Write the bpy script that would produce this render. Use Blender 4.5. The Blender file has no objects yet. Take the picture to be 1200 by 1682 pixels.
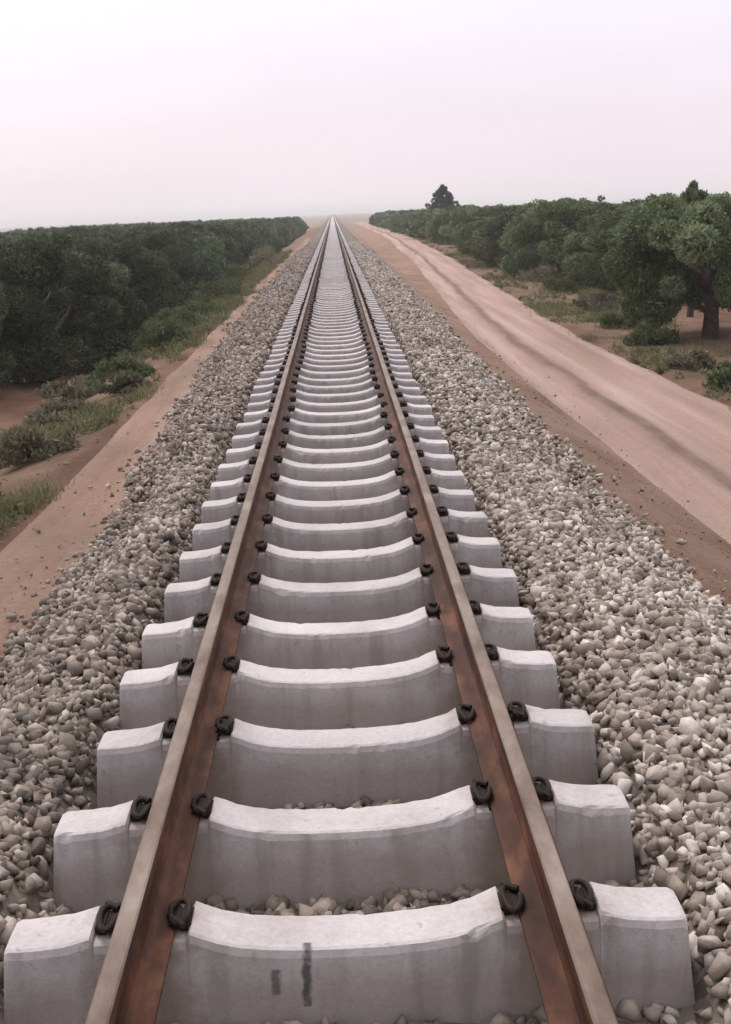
import bpy, bmesh, math, random
import numpy as np
from mathutils import Matrix, Vector

# ------------------------------------------------------------------ camera, sky, sun, exposure
S = bpy.context.scene
COL = S.collection
CAM_X, CAM_Z = 0.0424, 1.7879
TH, YAW, ROLL, F = 0.2473, -0.0173, -0.0401, 1951.8
cd = bpy.data.cameras.new('camera')
cam = bpy.data.objects.new('camera', cd)
COL.objects.link(cam)
fw = Vector((-math.sin(YAW)*math.cos(TH), math.cos(YAW)*math.cos(TH), -math.sin(TH)))
rt = Vector((math.cos(YAW), math.sin(YAW), 0.0))
up = rt.cross(fw)
r2 = rt*math.cos(ROLL) + up*math.sin(ROLL)
u2 = -rt*math.sin(ROLL) + up*math.cos(ROLL)
M = Matrix((r2, u2, -fw)).transposed().to_4x4()
M.translation = (CAM_X, 0.0, CAM_Z)
cam.matrix_world = M
cd.sensor_fit = 'VERTICAL'; cd.sensor_height = 24.0
cd.lens = 24.0*F/1682.0
cd.clip_start = 0.05; cd.clip_end = 8000.0
S.camera = cam

SUN_EL, SUN_AZ = math.radians(56), math.radians(-28)      # azimuth measured from +Y towards +X
world = bpy.data.worlds.new('World'); S.world = world
world.use_nodes = True
nt = world.node_tree; nt.nodes.clear()
wo = nt.nodes.new('ShaderNodeOutputWorld')
sky = nt.nodes.new('ShaderNodeTexSky'); sky.sky_type = 'NISHITA'; sky.sun_disc = False
sky.sun_elevation = SUN_EL; sky.sun_rotation = SUN_AZ
sky.air_density = 1.0; sky.dust_density = 4.0; sky.ozone_density = 1.0
b1 = nt.nodes.new('ShaderNodeBackground'); b1.inputs[1].default_value = 0.05
nt.links.new(sky.outputs[0], b1.inputs[0])
tc = nt.nodes.new('ShaderNodeTexCoord')
sx = nt.nodes.new('ShaderNodeSeparateXYZ'); nt.links.new(tc.outputs['Generated'], sx.inputs[0])
rp = nt.nodes.new('ShaderNodeValToRGB')                    # even cloud cover, a little paler at the horizon
e = rp.color_ramp.elements                                # visible band is pale lilac, the cover is brightest overhead
SKY = [(0.0, (0.94, 0.88, 0.90)), (0.025, (0.88, 0.785, 0.87)), (0.07, (0.80, 0.70, 0.80)), (0.12, (0.80, 0.71, 0.80)), (0.17, (0.84, 0.775, 0.83)), (0.3, (1.05, 1.0, 1.02)), (0.5, (1.4, 1.34, 1.34)), (1.0, (1.8, 1.73, 1.70))]
SKY_S = 1.8
while len(e) < len(SKY): e.new(0.5)
for q, (p, c) in zip(e, SKY):
    q.position = p; q.color = (c[0]/SKY_S, c[1]/SKY_S, c[2]/SKY_S, 1)
nt.links.new(sx.outputs[2], rp.inputs[0])
mp = nt.nodes.new('ShaderNodeMapping'); mp.inputs['Scale'].default_value = (1.6, 1.6, 5.0)
nt.links.new(tc.outputs['Generated'], mp.inputs[0])
nz = nt.nodes.new('ShaderNodeTexNoise'); nz.inputs['Scale'].default_value = 1.5; nz.inputs['Detail'].default_value = 4
nt.links.new(mp.outputs[0], nz.inputs[0])
r3 = nt.nodes.new('ShaderNodeMapRange'); r3.inputs[1].default_value = 0.3; r3.inputs[2].default_value = 0.7
r3.inputs[3].default_value = 0.95; r3.inputs[4].default_value = 1.06
nt.links.new(nz.outputs[0], r3.inputs[0])
vm = nt.nodes.new('ShaderNodeVectorMath'); vm.operation = 'SCALE'
nt.links.new(rp.outputs[0], vm.inputs[0]); nt.links.new(r3.outputs[0], vm.inputs['Scale'])
dk = nt.nodes.new('ShaderNodeMapRange')                     # sky dimmed behind the camera to darken sleeper fronts, full strength ahead
dk.inputs[1].default_value = -0.75; dk.inputs[2].default_value = 0.35; dk.inputs[3].default_value = 0.58; dk.inputs[4].default_value = 1.0
nt.links.new(sx.outputs[1], dk.inputs[0])
pr = nt.nodes.new('ShaderNodeMath'); pr.operation = 'MULTIPLY'
nt.links.new(dk.outputs[0], pr.inputs[0]); nt.links.new(r3.outputs[0], pr.inputs[1])
nt.links.new(pr.outputs[0], vm.inputs['Scale'])
b2 = nt.nodes.new('ShaderNodeBackground'); b2.inputs[1].default_value = SKY_S*0.92
nt.links.new(vm.outputs[0], b2.inputs[0])
ad = nt.nodes.new('ShaderNodeAddShader')
nt.links.new(b1.outputs[0], ad.inputs[0]); nt.links.new(b2.outputs[0], ad.inputs[1])
nt.links.new(ad.outputs[0], wo.inputs[0])

sl = bpy.data.lights.new('sun', 'SUN'); sl.energy = 1.5; sl.angle = math.radians(14); sl.color = (1.0, 0.94, 0.90)
so = bpy.data.objects.new('sun', sl); COL.objects.link(so)
sd = Vector((math.sin(SUN_AZ)*math.cos(SUN_EL), math.cos(SUN_AZ)*math.cos(SUN_EL), math.sin(SUN_EL)))
so.rotation_euler = sd.to_track_quat('Z', 'Y').to_euler()

S.view_settings.view_transform = 'Standard'; S.view_settings.look = 'None'
S.view_settings.exposure = 0.0; S.view_settings.gamma = 1.0; S.view_settings.use_curve_mapping = False
S.cycles.max_bounces = 6

rng = np.random.default_rng(7)
random.seed(7)

# ------------------------------------------------------------------ helpers
def tag(o, label=None, cat=None, group=None, kind=None):
    if label: o['label'] = label
    if cat: o['category'] = cat
    if group: o['group'] = group
    if kind: o['kind'] = kind
    return o

def link(name, me, mats, parent=None, smooth=False):
    o = bpy.data.objects.new(name, me); COL.objects.link(o)
    for m in (mats if isinstance(mats, (list, tuple)) else [mats]):
        if m.name not in [x.name for x in me.materials if x]: me.materials.append(m)
    if smooth: me.polygons.foreach_set('use_smooth', [True]*len(me.polygons))
    if parent: o.parent = parent
    return o

def mesh_np(name, V, faces, tone=None, matidx=None):
    """V (n,3); faces (m,k) int array of equal length faces."""
    me = bpy.data.meshes.new(name)
    V = np.ascontiguousarray(V, dtype=np.float32); Fc = np.ascontiguousarray(faces, dtype=np.int32)
    m, k = Fc.shape
    me.vertices.add(len(V)); me.vertices.foreach_set('co', V.ravel())
    me.loops.add(m*k); me.loops.foreach_set('vertex_index', Fc.ravel())
    me.polygons.add(m); me.polygons.foreach_set('loop_start', np.arange(0, m*k, k, dtype=np.int32))
    if matidx is not None: me.polygons.foreach_set('material_index', np.asarray(matidx, dtype=np.int32))
    me.update(calc_edges=True)
    if tone is not None:
        a = me.attributes.new('tone', 'FLOAT', 'POINT'); a.data.foreach_set('value', np.asarray(tone, dtype=np.float32))
    return me

def smooth(a, b, x):
    t = np.clip((x-a)/(b-a), 0, 1); return t*t*(3-2*t)

_P = np.random.default_rng(3).random((256, 256))
def vnoise(x, y):
    x = np.asarray(x, float); y = np.asarray(y, float)
    xi = np.floor(x).astype(int); yi = np.floor(y).astype(int)
    fx = x-xi; fy = y-yi; fx = fx*fx*(3-2*fx); fy = fy*fy*(3-2*fy)
    g = lambda i, j: _P[i % 256, j % 256]
    return (g(xi, yi)*(1-fx)+g(xi+1, yi)*fx)*(1-fy)+(g(xi, yi+1)*(1-fx)+g(xi+1, yi+1)*fx)*fy - 0.5
def fbm(x, y, o=3):
    s = 0; a = 1.0
    for k in range(o):
        s = s + a*vnoise(np.asarray(x)*2**k+17.3*k, np.asarray(y)*2**k+9.1*k); a *= 0.5
    return s

def grid_faces(nx, ny):
    i = np.arange(nx-1)[None, :]; j = np.arange(ny-1)[:, None]
    a = (j*nx+i).ravel()
    return np.stack([a, a+1, a+1+nx, a+nx], 1)

# ------------------------------------------------------------------ materials
def new_mat(name, rough=0.85):
    m = bpy.data.materials.new(name); m.use_nodes = True
    b = m.node_tree.nodes['Principled BSDF']; b.inputs['Roughness'].default_value = rough
    b.inputs['Specular IOR Level'].default_value = 0.25
    return m, m.node_tree, b

def noise(t, scale, detail=4, rough=0.6, coord='Object', vec=None, sc=None):
    n = t.nodes.new('ShaderNodeTexNoise'); n.inputs['Scale'].default_value = scale
    n.inputs['Detail'].default_value = detail; n.inputs['Roughness'].default_value = rough
    c = t.nodes.new('ShaderNodeTexCoord'); src = c.outputs[coord]
    if sc:
        m = t.nodes.new('ShaderNodeMapping'); m.inputs['Scale'].default_value = sc
        t.links.new(src, m.inputs[0]); src = m.outputs[0]
    t.links.new(src, n.inputs['Vector'])
    return n.outputs[0]

def ramp(t, src, stops):
    r = t.nodes.new('ShaderNodeValToRGB'); el = r.color_ramp.elements
    while len(el) < len(stops): el.new(0.5)
    for k, (p, c) in enumerate(stops):
        el[k].position = p; el[k].color = (*c, 1)
    t.links.new(src, r.inputs[0]); return r.outputs[0]

def mix(t, fac, a, b, mode='MIX'):
    m = t.nodes.new('ShaderNodeMix'); m.data_type = 'RGBA'; m.blend_type = mode
    for i, v in ((0, fac), (6, a), (7, b)):
        if hasattr(v, 'is_linked') or hasattr(v, 'links'): t.links.new(v, m.inputs[i])
        else: m.inputs[i].default_value = v if i == 0 else (*v, 1)
    return m.outputs[2]

def attr(t, name):
    a = t.nodes.new('ShaderNodeAttribute'); a.attribute_name = name; return a.outputs['Fac']

def bump(t, b, h, strength=0.5, dist=0.01):
    n = t.nodes.new('ShaderNodeBump'); n.inputs['Strength'].default_value = strength; n.inputs['Distance'].default_value = dist
    t.links.new(h, n.inputs['Height']); t.links.new(n.outputs[0], b.inputs['Normal'])

def math_node(t, op, a, b=None):
    m = t.nodes.new('ShaderNodeMath'); m.operation = op
    for i, v in ((0, a), (1, b)):
        if v is None: continue
        if isinstance(v, (int, float)): m.inputs[i].default_value = v
        else: t.links.new(v, m.inputs[i])
    return m.outputs[0]

def concrete(name, streaks=False):
    m, t, b = new_mat(name, 0.9)
    oi = t.nodes.new('ShaderNodeObjectInfo')
    c = t.nodes.new('ShaderNodeTexCoord')
    va = t.nodes.new('ShaderNodeVectorMath'); va.operation = 'ADD'
    rs = t.nodes.new('ShaderNodeVectorMath'); rs.operation = 'SCALE'
    cx = t.nodes.new('ShaderNodeCombineXYZ')
    for i in range(3): t.links.new(oi.outputs['Random'], cx.inputs[i])
    t.links.new(cx.outputs[0], rs.inputs[0]); rs.inputs['Scale'].default_value = 31.0
    t.links.new(c.outputs['Object'], va.inputs[0]); t.links.new(rs.outputs[0], va.inputs[1])
    def nn(s, d=5, r=0.6):
        n = t.nodes.new('ShaderNodeTexNoise'); n.inputs['Scale'].default_value = s; n.inputs['Detail'].default_value = d
        n.inputs['Roughness'].default_value = r; t.links.new(va.outputs[0], n.inputs['Vector']); return n.outputs[0]
    col = ramp(t, nn(3.5), [(0.3, (0.38, 0.345, 0.345)), (0.5, (0.48, 0.44, 0.445)), (0.72, (0.56, 0.52, 0.525))])
    col = mix(t, 0.35, col, ramp(t, nn(60, 3), [(0.3, (0.33, 0.30, 0.30)), (0.7, (0.56, 0.52, 0.525))]))
    # pinholes and grime that settled in patches
    col = mix(t, ramp(t, nn(26, 2), [(0.66, (0, 0, 0)), (0.74, (0.5, 0.5, 0.5))]), col, (0.26, 0.22, 0.20))
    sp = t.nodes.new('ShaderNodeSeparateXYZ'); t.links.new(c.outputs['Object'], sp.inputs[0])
    # lower half of the faces darker and browner, ragged edge
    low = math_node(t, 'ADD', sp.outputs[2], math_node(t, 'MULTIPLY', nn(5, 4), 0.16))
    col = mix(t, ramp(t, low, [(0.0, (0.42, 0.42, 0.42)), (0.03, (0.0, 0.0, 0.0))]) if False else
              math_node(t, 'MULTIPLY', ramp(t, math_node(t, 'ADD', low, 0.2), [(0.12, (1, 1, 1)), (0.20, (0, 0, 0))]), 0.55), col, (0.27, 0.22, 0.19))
    # rust washed down beside the rails, dark weather marks in vertical runs
    dr = math_node(t, 'ABSOLUTE', math_node(t, 'SUBTRACT', math_node(t, 'ABSOLUTE', sp.outputs[0]), 0.53))
    rs_ = math_node(t, 'ADD', dr, math_node(t, 'MULTIPLY', math_node(t, 'SUBTRACT', nn(9, 5), 0.5), 0.22))
    col = mix(t, math_node(t, 'MULTIPLY', ramp(t, rs_, [(0.05, (1, 1, 1)), (0.17, (0, 0, 0))]), 0.62), col, (0.17, 0.105, 0.06))
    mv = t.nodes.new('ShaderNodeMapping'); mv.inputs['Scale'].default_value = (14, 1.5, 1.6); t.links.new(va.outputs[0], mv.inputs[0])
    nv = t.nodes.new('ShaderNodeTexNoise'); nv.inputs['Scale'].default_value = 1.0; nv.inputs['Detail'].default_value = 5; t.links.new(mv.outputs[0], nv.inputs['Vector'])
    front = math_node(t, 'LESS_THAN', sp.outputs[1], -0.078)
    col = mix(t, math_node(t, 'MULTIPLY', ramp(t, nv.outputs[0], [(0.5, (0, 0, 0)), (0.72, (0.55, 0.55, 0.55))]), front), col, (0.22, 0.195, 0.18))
    col = mix(t, ramp(t, nn(1.9, 6, 0.7), [(0.52, (0, 0, 0)), (0.75, (0.42, 0.42, 0.42))]), col, (0.27, 0.235, 0.205))
    br = t.nodes.new('ShaderNodeMapRange'); t.links.new(oi.outputs['Random'], br.inputs[0])
    br.inputs[3].default_value = 0.88; br.inputs[4].default_value = 1.08
    sc = t.nodes.new('ShaderNodeVectorMath'); sc.operation = 'SCALE'
    t.links.new(col, sc.inputs[0]); t.links.new(br.outputs[0], sc.inputs['Scale']); col = sc.outputs[0]
    if streaks:
        for (x0, w, z0, z1, d) in ((-0.188, 0.017, -0.175, -0.105, 0.7), (-0.107, 0.014, -0.21, -0.055, 0.85)):
            wob = math_node(t, 'MULTIPLY', math_node(t, 'SUBTRACT', nn(14, 5, 0.7), 0.5), 0.045)
            dx = math_node(t, 'ABSOLUTE', math_node(t, 'SUBTRACT', math_node(t, 'ADD', sp.outputs[0], wob), x0))
            mx = ramp(t, math_node(t, 'DIVIDE', dx, w), [(0.40, (1, 1, 1)), (1.0, (0, 0, 0))])
            mx = math_node(t, 'MULTIPLY', mx, ramp(t, nn(30, 4, 0.7), [(0.30, (0.5, 0.5, 0.5)), (0.48, (1, 1, 1))]))
            z = math_node(t, 'MULTIPLY', math_node(t, 'GREATER_THAN', sp.outputs[2], z0), math_node(t, 'LESS_THAN', math_node(t, 'ADD', sp.outputs[2], wob), z1))
            f = math_node(t, 'MULTIPLY', math_node(t, 'MULTIPLY', mx, z), math_node(t, 'LESS_THAN', sp.outputs[1], -0.05))
            col = mix(t, math_node(t, 'MULTIPLY', f, d), col, (0.05, 0.045, 0.05))
    t.links.new(col, b.inputs['Base Color'])
    bump(t, b, nn(90, 4), 0.35, 0.006)
    return m

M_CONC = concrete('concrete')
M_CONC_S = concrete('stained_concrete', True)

def rust(name, stops, scale=9, rough=0.7, metal=0.0):
    m, t, b = new_mat(name, rough)
    b.inputs['Metallic'].default_value = metal
    n = noise(t, scale, 6, 0.65, sc=(1, 0.35, 1))
    t.links.new(ramp(t, n, stops), b.inputs['Base Color'])
    bump(t, b, noise(t, 70, 4), 0.3, 0.003)
    return m
M_WEB = rust('rusty_rail_steel', [(0.32, (0.026, 0.008, 0.004)), (0.5, (0.060, 0.020, 0.009)), (0.68, (0.145, 0.058, 0.028))])
M_HEAD = rust('rail_running_steel', [(0.3, (0.085, 0.054, 0.038)), (0.5, (0.165, 0.118, 0.093)), (0.7, (0.25, 0.20, 0.172))], 7, 0.6, 0.0)
M_CLIP = rust('dark_iron', [(0.3, (0.008, 0.006, 0.005)), (0.55, (0.022, 0.013, 0.010)), (0.72, (0.07, 0.03, 0.018))], 30, 0.75)
M_PAD = rust('rubber_pad', [(0.3, (0.010, 0.010, 0.010)), (0.7, (0.02, 0.018, 0.017))], 30, 0.8)

def stone_mat():
    m, t, b = new_mat('ballast_stone', 0.92)
    col = ramp(t, attr(t, 'tone'), [(0.0, (0.045, 0.036, 0.033)), (0.2, (0.12, 0.095, 0.082)), (0.42, (0.235, 0.19, 0.155)), (0.62, (0.345, 0.29, 0.25)), (0.85, (0.48, 0.425, 0.39)), (1.0, (0.68, 0.64, 0.61))])
    col = mix(t, 0.5, col, ramp(t, noise(t, 34, 4), [(0.32, (0.3, 0.26, 0.235)), (0.68, (1.1, 1.04, 1.0))]), 'MULTIPLY')
    col = mix(t, 0.2, col, (0.42, 0.36, 0.32))
    t.links.new(col, b.inputs['Base Color'])
    bump(t, b, noise(t, 60, 4), 0.4, 0.006)
    return m
M_STONE = stone_mat()

def bed_mat():
    m, t, b = new_mat('ballast_bed', 0.95)
    v = t.nodes.new('ShaderNodeTexVoronoi'); v.inputs['Scale'].default_value = 17
    c = t.nodes.new('ShaderNodeTexCoord'); t.links.new(c.outputs['Object'], v.inputs['Vector'])
    sp = t.nodes.new('ShaderNodeSeparateColor'); t.links.new(v.outputs['Color'], sp.inputs[0])
    col = ramp(t, sp.outputs[0], [(0.0, (0.05, 0.04, 0.034)), (0.4, (0.12, 0.10, 0.085)), (0.8, (0.21, 0.18, 0.155)), (1.0, (0.36, 0.33, 0.30))])
    col = mix(t, 0.4, col, ramp(t, noise(t, 1.3, 4), [(0.3, (0.10, 0.08, 0.066)), (0.7, (0.18, 0.15, 0.13))]))
    t.links.new(col, b.inputs['Base Color'])
    inv = math_node(t, 'SUBTRACT', 1.0, v.outputs['Distance'])
    bump(t, b, inv, 0.9, 0.03)
    return m
M_BED = bed_mat()

def ground_mat():
    m, t, b = new_mat('ground_soil', 0.97)
    soil = ramp(t, noise(t, 0.55, 7, 0.62), [(0.28, (0.085, 0.043, 0.026)), (0.45, (0.165, 0.085, 0.053)), (0.6, (0.23, 0.13, 0.086)), (0.78, (0.31, 0.205, 0.15))])
    verge = ramp(t, noise(t, 0.9, 7, 0.65), [(0.28, (0.085, 0.062, 0.036)), (0.42, (0.155, 0.105, 0.066)), (0.56, (0.235, 0.15, 0.104)), (0.75, (0.32, 0.225, 0.17))])
    field = ramp(t, noise(t, 0.03, 6, 0.6), [(0.3, (0.17, 0.14, 0.105)), (0.6, (0.26, 0.205, 0.165)), (0.8, (0.33, 0.265, 0.22))])
    bank = ramp(t, noise(t, 0.8, 7, 0.6), [(0.3, (0.20, 0.115, 0.080)), (0.5, (0.28, 0.178, 0.132)), (0.72, (0.35, 0.245, 0.20))])
    col = mix(t, attr(t, 'verge'), soil, verge)
    col = mix(t, attr(t, 'bank'), col, bank)
    col = mix(t, attr(t, 'field'), col, field)
    g = noise(t, 26, 5, 0.7)
    col = mix(t, 0.55, col, ramp(t, g, [(0.3, (0.62, 0.6, 0.58)), (0.7, (1.25, 1.22, 1.2))]), 'MULTIPLY')
    t.links.new(col, b.inputs['Base Color'])
    bump(t, b, noise(t, 9, 8, 0.75), 1.0, 0.09)
    return m
M_GROUND = ground_mat()

def road_mat(name, lo, mid, hi):
    m, t, b = new_mat(name, 0.97)
    col = ramp(t, noise(t, 1.1, 7, 0.6, sc=(2.2, 0.10, 1)), [(0.28, lo), (0.5, mid), (0.72, hi)])
    col = mix(t, 0.5, col, ramp(t, noise(t, 24, 5, 0.7), [(0.3, (0.66, 0.64, 0.62)), (0.7, (1.2, 1.18, 1.16))]), 'MULTIPLY')
    worn = attr(t, 'tone')                                     # loose darker earth left between the wheel ruts
    col = mix(t, worn, col, ramp(t, noise(t, 3.0, 6, 0.7, sc=(1, 0.4, 1)), [(0.35, (0.15, 0.095, 0.068)), (0.7, (0.24, 0.165, 0.13))]))
    t.links.new(col, b.inputs['Base Color'])
    bump(t, b, noise(t, 14, 8, 0.75), 0.9, 0.05)
    return m
M_ROAD = road_mat('dirt_road', (0.29, 0.188, 0.152), (0.385, 0.268, 0.228), (0.49, 0.368, 0.328))
M_PATH = road_mat('dirt_path', (0.215, 0.125, 0.086), (0.30, 0.19, 0.143), (0.37, 0.255, 0.205))

def leaf_mat(name, dark, mid, pale, trans=0.25):
    m, t, b = new_mat(name, 0.85)
    b.inputs['Specular IOR Level'].default_value = 0.08
    oi = t.nodes.new('ShaderNodeObjectInfo')
    col = ramp(t, attr(t, 'tone'), [(0.0, dark), (0.55, mid), (1.0, pale)])
    hs = t.nodes.new('ShaderNodeHueSaturation'); t.links.new(col, hs.inputs['Color'])
    mr = t.nodes.new('ShaderNodeMapRange'); t.links.new(oi.outputs['Random'], mr.inputs[0])
    mr.inputs[3].default_value = 0.68; mr.inputs[4].default_value = 1.32; t.links.new(mr.outputs[0], hs.inputs['Value'])
    mr = t.nodes.new('ShaderNodeMapRange'); t.links.new(oi.outputs['Random'], mr.inputs[0])
    mr.inputs[3].default_value = 0.485; mr.inputs[4].default_value = 0.51; t.links.new(mr.outputs[0], hs.inputs['Hue'])
    t.links.new(hs.outputs[0], b.inputs['Base Color'])
    tr = t.nodes.new('ShaderNodeBsdfTranslucent'); t.links.new(hs.outputs[0], tr.inputs[0])
    mx = t.nodes.new('ShaderNodeMixShader'); mx.inputs[0].default_value = trans
    t.links.new(b.outputs[0], mx.inputs[1]); t.links.new(tr.outputs[0], mx.inputs[2])
    t.links.new(mx.outputs[0], t.nodes['Material Output'].inputs[0])
    return m
M_OLIVE = leaf_mat('olive_leaves', (0.028, 0.039, 0.020), (0.088, 0.113, 0.060), (0.225, 0.25, 0.16))
M_OLIVE_PALE = leaf_mat('pale_olive_leaves', (0.050, 0.074, 0.034), (0.145, 0.185, 0.094), (0.31, 0.35, 0.215))
M_DARKLEAF = leaf_mat('cypress_leaves', (0.018, 0.028, 0.020), (0.032, 0.044, 0.030), (0.06, 0.07, 0.05))
M_BUSH = leaf_mat('green_bush_leaves', (0.05, 0.065, 0.03), (0.10, 0.12, 0.055), (0.19, 0.20, 0.11))
M_GREYBUSH = leaf_mat('dry_bush_leaves', (0.10, 0.095, 0.06), (0.20, 0.185, 0.125), (0.34, 0.31, 0.23))
M_GRASS = leaf_mat('grass_blades', (0.075, 0.085, 0.038), (0.17, 0.155, 0.085), (0.36, 0.29, 0.19), 0.3)
M_BARK = rust('olive_bark', [(0.3, (0.035, 0.026, 0.020)), (0.5, (0.07, 0.053, 0.042)), (0.7, (0.12, 0.098, 0.08))], 12, 0.95)

# ------------------------------------------------------------------ terrain
def road_x(y):                        # centre line of the dirt road
    return 4.05 + 1.05*smooth(24, 62, y) + 0.9*smooth(60, 130, y) + 0.06*np.sin(np.asarray(y)*0.21)
def rise(y): return 0.33*smooth(46, 85, y)
def ground_z(x, y):
    x = np.asarray(x, float); y = np.asarray(y, float)
    zl = -0.44 - 0.10*smooth(2.45, 2.9, -x) - 0.92*smooth(2.7, 5.6, -x)
    zr = -0.44 - 0.42*smooth(2.1, 3.1, x) + rise(y)*smooth(2.3, 4.2, x)
    z = np.where(x < 0, zl, zr)
    a = smooth(1.9, 3.5, np.abs(x))
    rd = 1 - smooth(0.9, 1.8, np.abs(x-road_x(y)))
    z = z + a*(1-0.8*rd)*(0.10*fbm(x*0.45, y*0.45) + 0.03*fbm(x*1.9, y*1.9))
    z = z + smooth(60, 400, np.abs(x))*1.2*fbm(x*0.008, y*0.008)
    return z

def axis(segs):
    out = []
    for a, b, st in segs: out += list(np.arange(a, b-1e-6, st))
    return np.array(out+[segs[-1][1]])
gx = axis([(-2500, -300, 200), (-300, -60, 20), (-60, -14, 2), (-14, 12, 0.2), (12, 60, 2), (60, 300, 20), (300, 2500, 200)])
gy = axis([(-12, 40, 0.3), (40, 90, 0.8), (90, 260, 4), (260, 600, 20), (600, 4000, 170)])
X, Y = np.meshgrid(gx, gy)
gz = ground_z(X, Y)
road_in = 1 - smooth(0.95, 1.15, np.abs(X-road_x(Y)))
path_in = smooth(1.75, 1.95, -X)*(1-smooth(2.35, 2.5, -X))
gz = gz - 0.06*np.where(Y < 300, road_in, 0) - 0.06*np.where(Y < 120, path_in, 0)
me = mesh_np('ground', np.stack([X.ravel(), Y.ravel(), gz.ravel()], 1), grid_faces(len(gx), len(gy)))
na = fbm(X*0.7, Y*0.35)
vl = np.where(X < 0, 0.8*smooth(2.4, 2.8, -X + 0.5*na)*(1-smooth(3.6, 5.0, -X+na)), smooth(4.9, 5.4, X-(road_x(Y)-4.05)+0.5*na)*(1-smooth(6.2, 8.2, X-(road_x(Y)-4.05)+1.5*na)))
bk = np.where(X < 0, 0, 1-smooth(3.2, 5.2, X-(road_x(Y)-4.05)))
fd = smooth(200, 235, Y + 0*X)
for nm, arr in (('verge', vl), ('bank', bk), ('field', fd)):
    at = me.attributes.new(nm, 'FLOAT', 'POINT'); at.data.foreach_set('value', arr.ravel().astype(np.float32))
o = link('ground', me, M_GROUND, smooth=True); tag(o, 'reddish brown earth with dry verges on both sides of the railway', kind='structure')

# dirt road: a sheet whose edges dive under the soil, two wheel ruts either side of a loose ridge
ru = np.array([-1.18, -1.02, -0.9, -0.78, -0.66, -0.56, -0.48, -0.40, -0.30, -0.20, -0.10, 0.05, 0.2, 0.4, 0.6, 0.75, 0.88, 1.02, 1.18])
yy = axis([(-10, 60, 0.35), (60, 120, 1.0), (120, 290, 4)])
U, Y = np.meshgrid(ru, yy)
wob = 0.08*fbm(Y*0.35+40, U*0.0+3)
Xr = road_x(Y)+U+wob
prof = 0.022 - 0.09*smooth(0.9, 1.18, np.abs(U)) + 0.045*np.exp(-((U+0.42)/0.13)**2) - 0.03*np.exp(-((U+0.78)/0.14)**2) - 0.03*np.exp(-((U-0.25)/0.3)**2)
Zr = ground_z(Xr, Y) + prof + 0.02*fbm(Xr*2.1, Y*1.1)
worn = 1.25*np.clip(1.5*np.exp(-((U+0.42+0.08*fbm(Y*0.6, U*0+1))/0.10)**2) + 0.35*np.exp(-((np.abs(U)-1.1)/0.12)**2) + 0.22*np.exp(-((U-0.62+0.06*fbm(Y*0.5, U*0+9))/0.12)**2), 0, 1)*(0.85+0.35*fbm(Xr*1.2, Y*0.25))
me = mesh_np('dirt_road', np.stack([Xr.ravel(), Y.ravel(), Zr.ravel()], 1), grid_faces(len(ru), len(yy)), tone=np.clip(worn, 0, 1).ravel())
o = link('dirt_road', me, M_ROAD, smooth=True); tag(o, 'pale pink dirt road with wheel ruts right of the ballast', kind='structure')

pu = np.linspace(0, 1, 9); py = axis([(-10, 50, 0.35), (50, 118, 1.2)])
U, Y = np.meshgrid(pu, py)
Xp = -1.7 - U*(0.82+0.10*smooth(10, 40, Y)) - 0.10*fbm(Y*0.4, U*0+5)*U
Zp = ground_z(Xp, Y) + 0.02 - 0.09*smooth(0.8, 1.0, U) - 0.03*np.exp(-((U-0.5)/0.25)**2) + 0.02*fbm(Xp*2.3, Y*1.5)
me = mesh_np('dirt_path', np.stack([Xp.ravel(), Y.ravel(), Zp.ravel()], 1)[:, :], grid_faces(len(pu), len(py))[:, ::-1], tone=np.clip(0.25+0.9*fbm(Xp*1.3, Y*0.6), 0, 0.6).ravel())
o = link('dirt_path', me, M_PATH, smooth=True); tag(o, 'narrow dirt path along the foot of the left ballast slope', kind='structure')

# ------------------------------------------------------------------ ballast
def toe(x, y):
    yl = 1.72 + 0.35*smooth(5, 32, y); yr = 1.98 + 0.12*smooth(20, 32, y)
    return np.where(x < 0, yl, yr) + 0.16*fbm(np.asarray(y)*0.55 + np.where(x < 0, 0, 50), 0*np.asarray(y))
def bed_z(x, y):
    ax = np.abs(x); t = toe(x, y)
    sh = -0.275 + 0.185*smooth(0.86, 1.04, ax)
    z = sh - (0.42)*smooth(t-0.52, t+0.02, ax)
    z = z + 0.035*fbm(x*1.6, y*1.6)*smooth(0.8, 1.1, ax) + 0.018*fbm(x*6, y*6)
    f = smooth(t-0.05, t+0.12, ax)
    return z*(1-f) + (np.minimum(z, ground_z(x, y))-0.14)*f
bx = axis([(-2.7, 2.7, 0.06)]); by = axis([(-3, 45, 0.09), (45, 120, 0.5), (120, 1400, 8)])
X, Y = np.meshgrid(bx, by)
me = mesh_np('ballast_bed', np.stack([X.ravel(), Y.ravel(), bed_z(X, Y).ravel()], 1), grid_faces(len(bx), len(by)))
o = link('ballast_bed', me, M_BED, smooth=True); tag(o, 'bed of crushed stone under the railway track', kind='structure')

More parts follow.
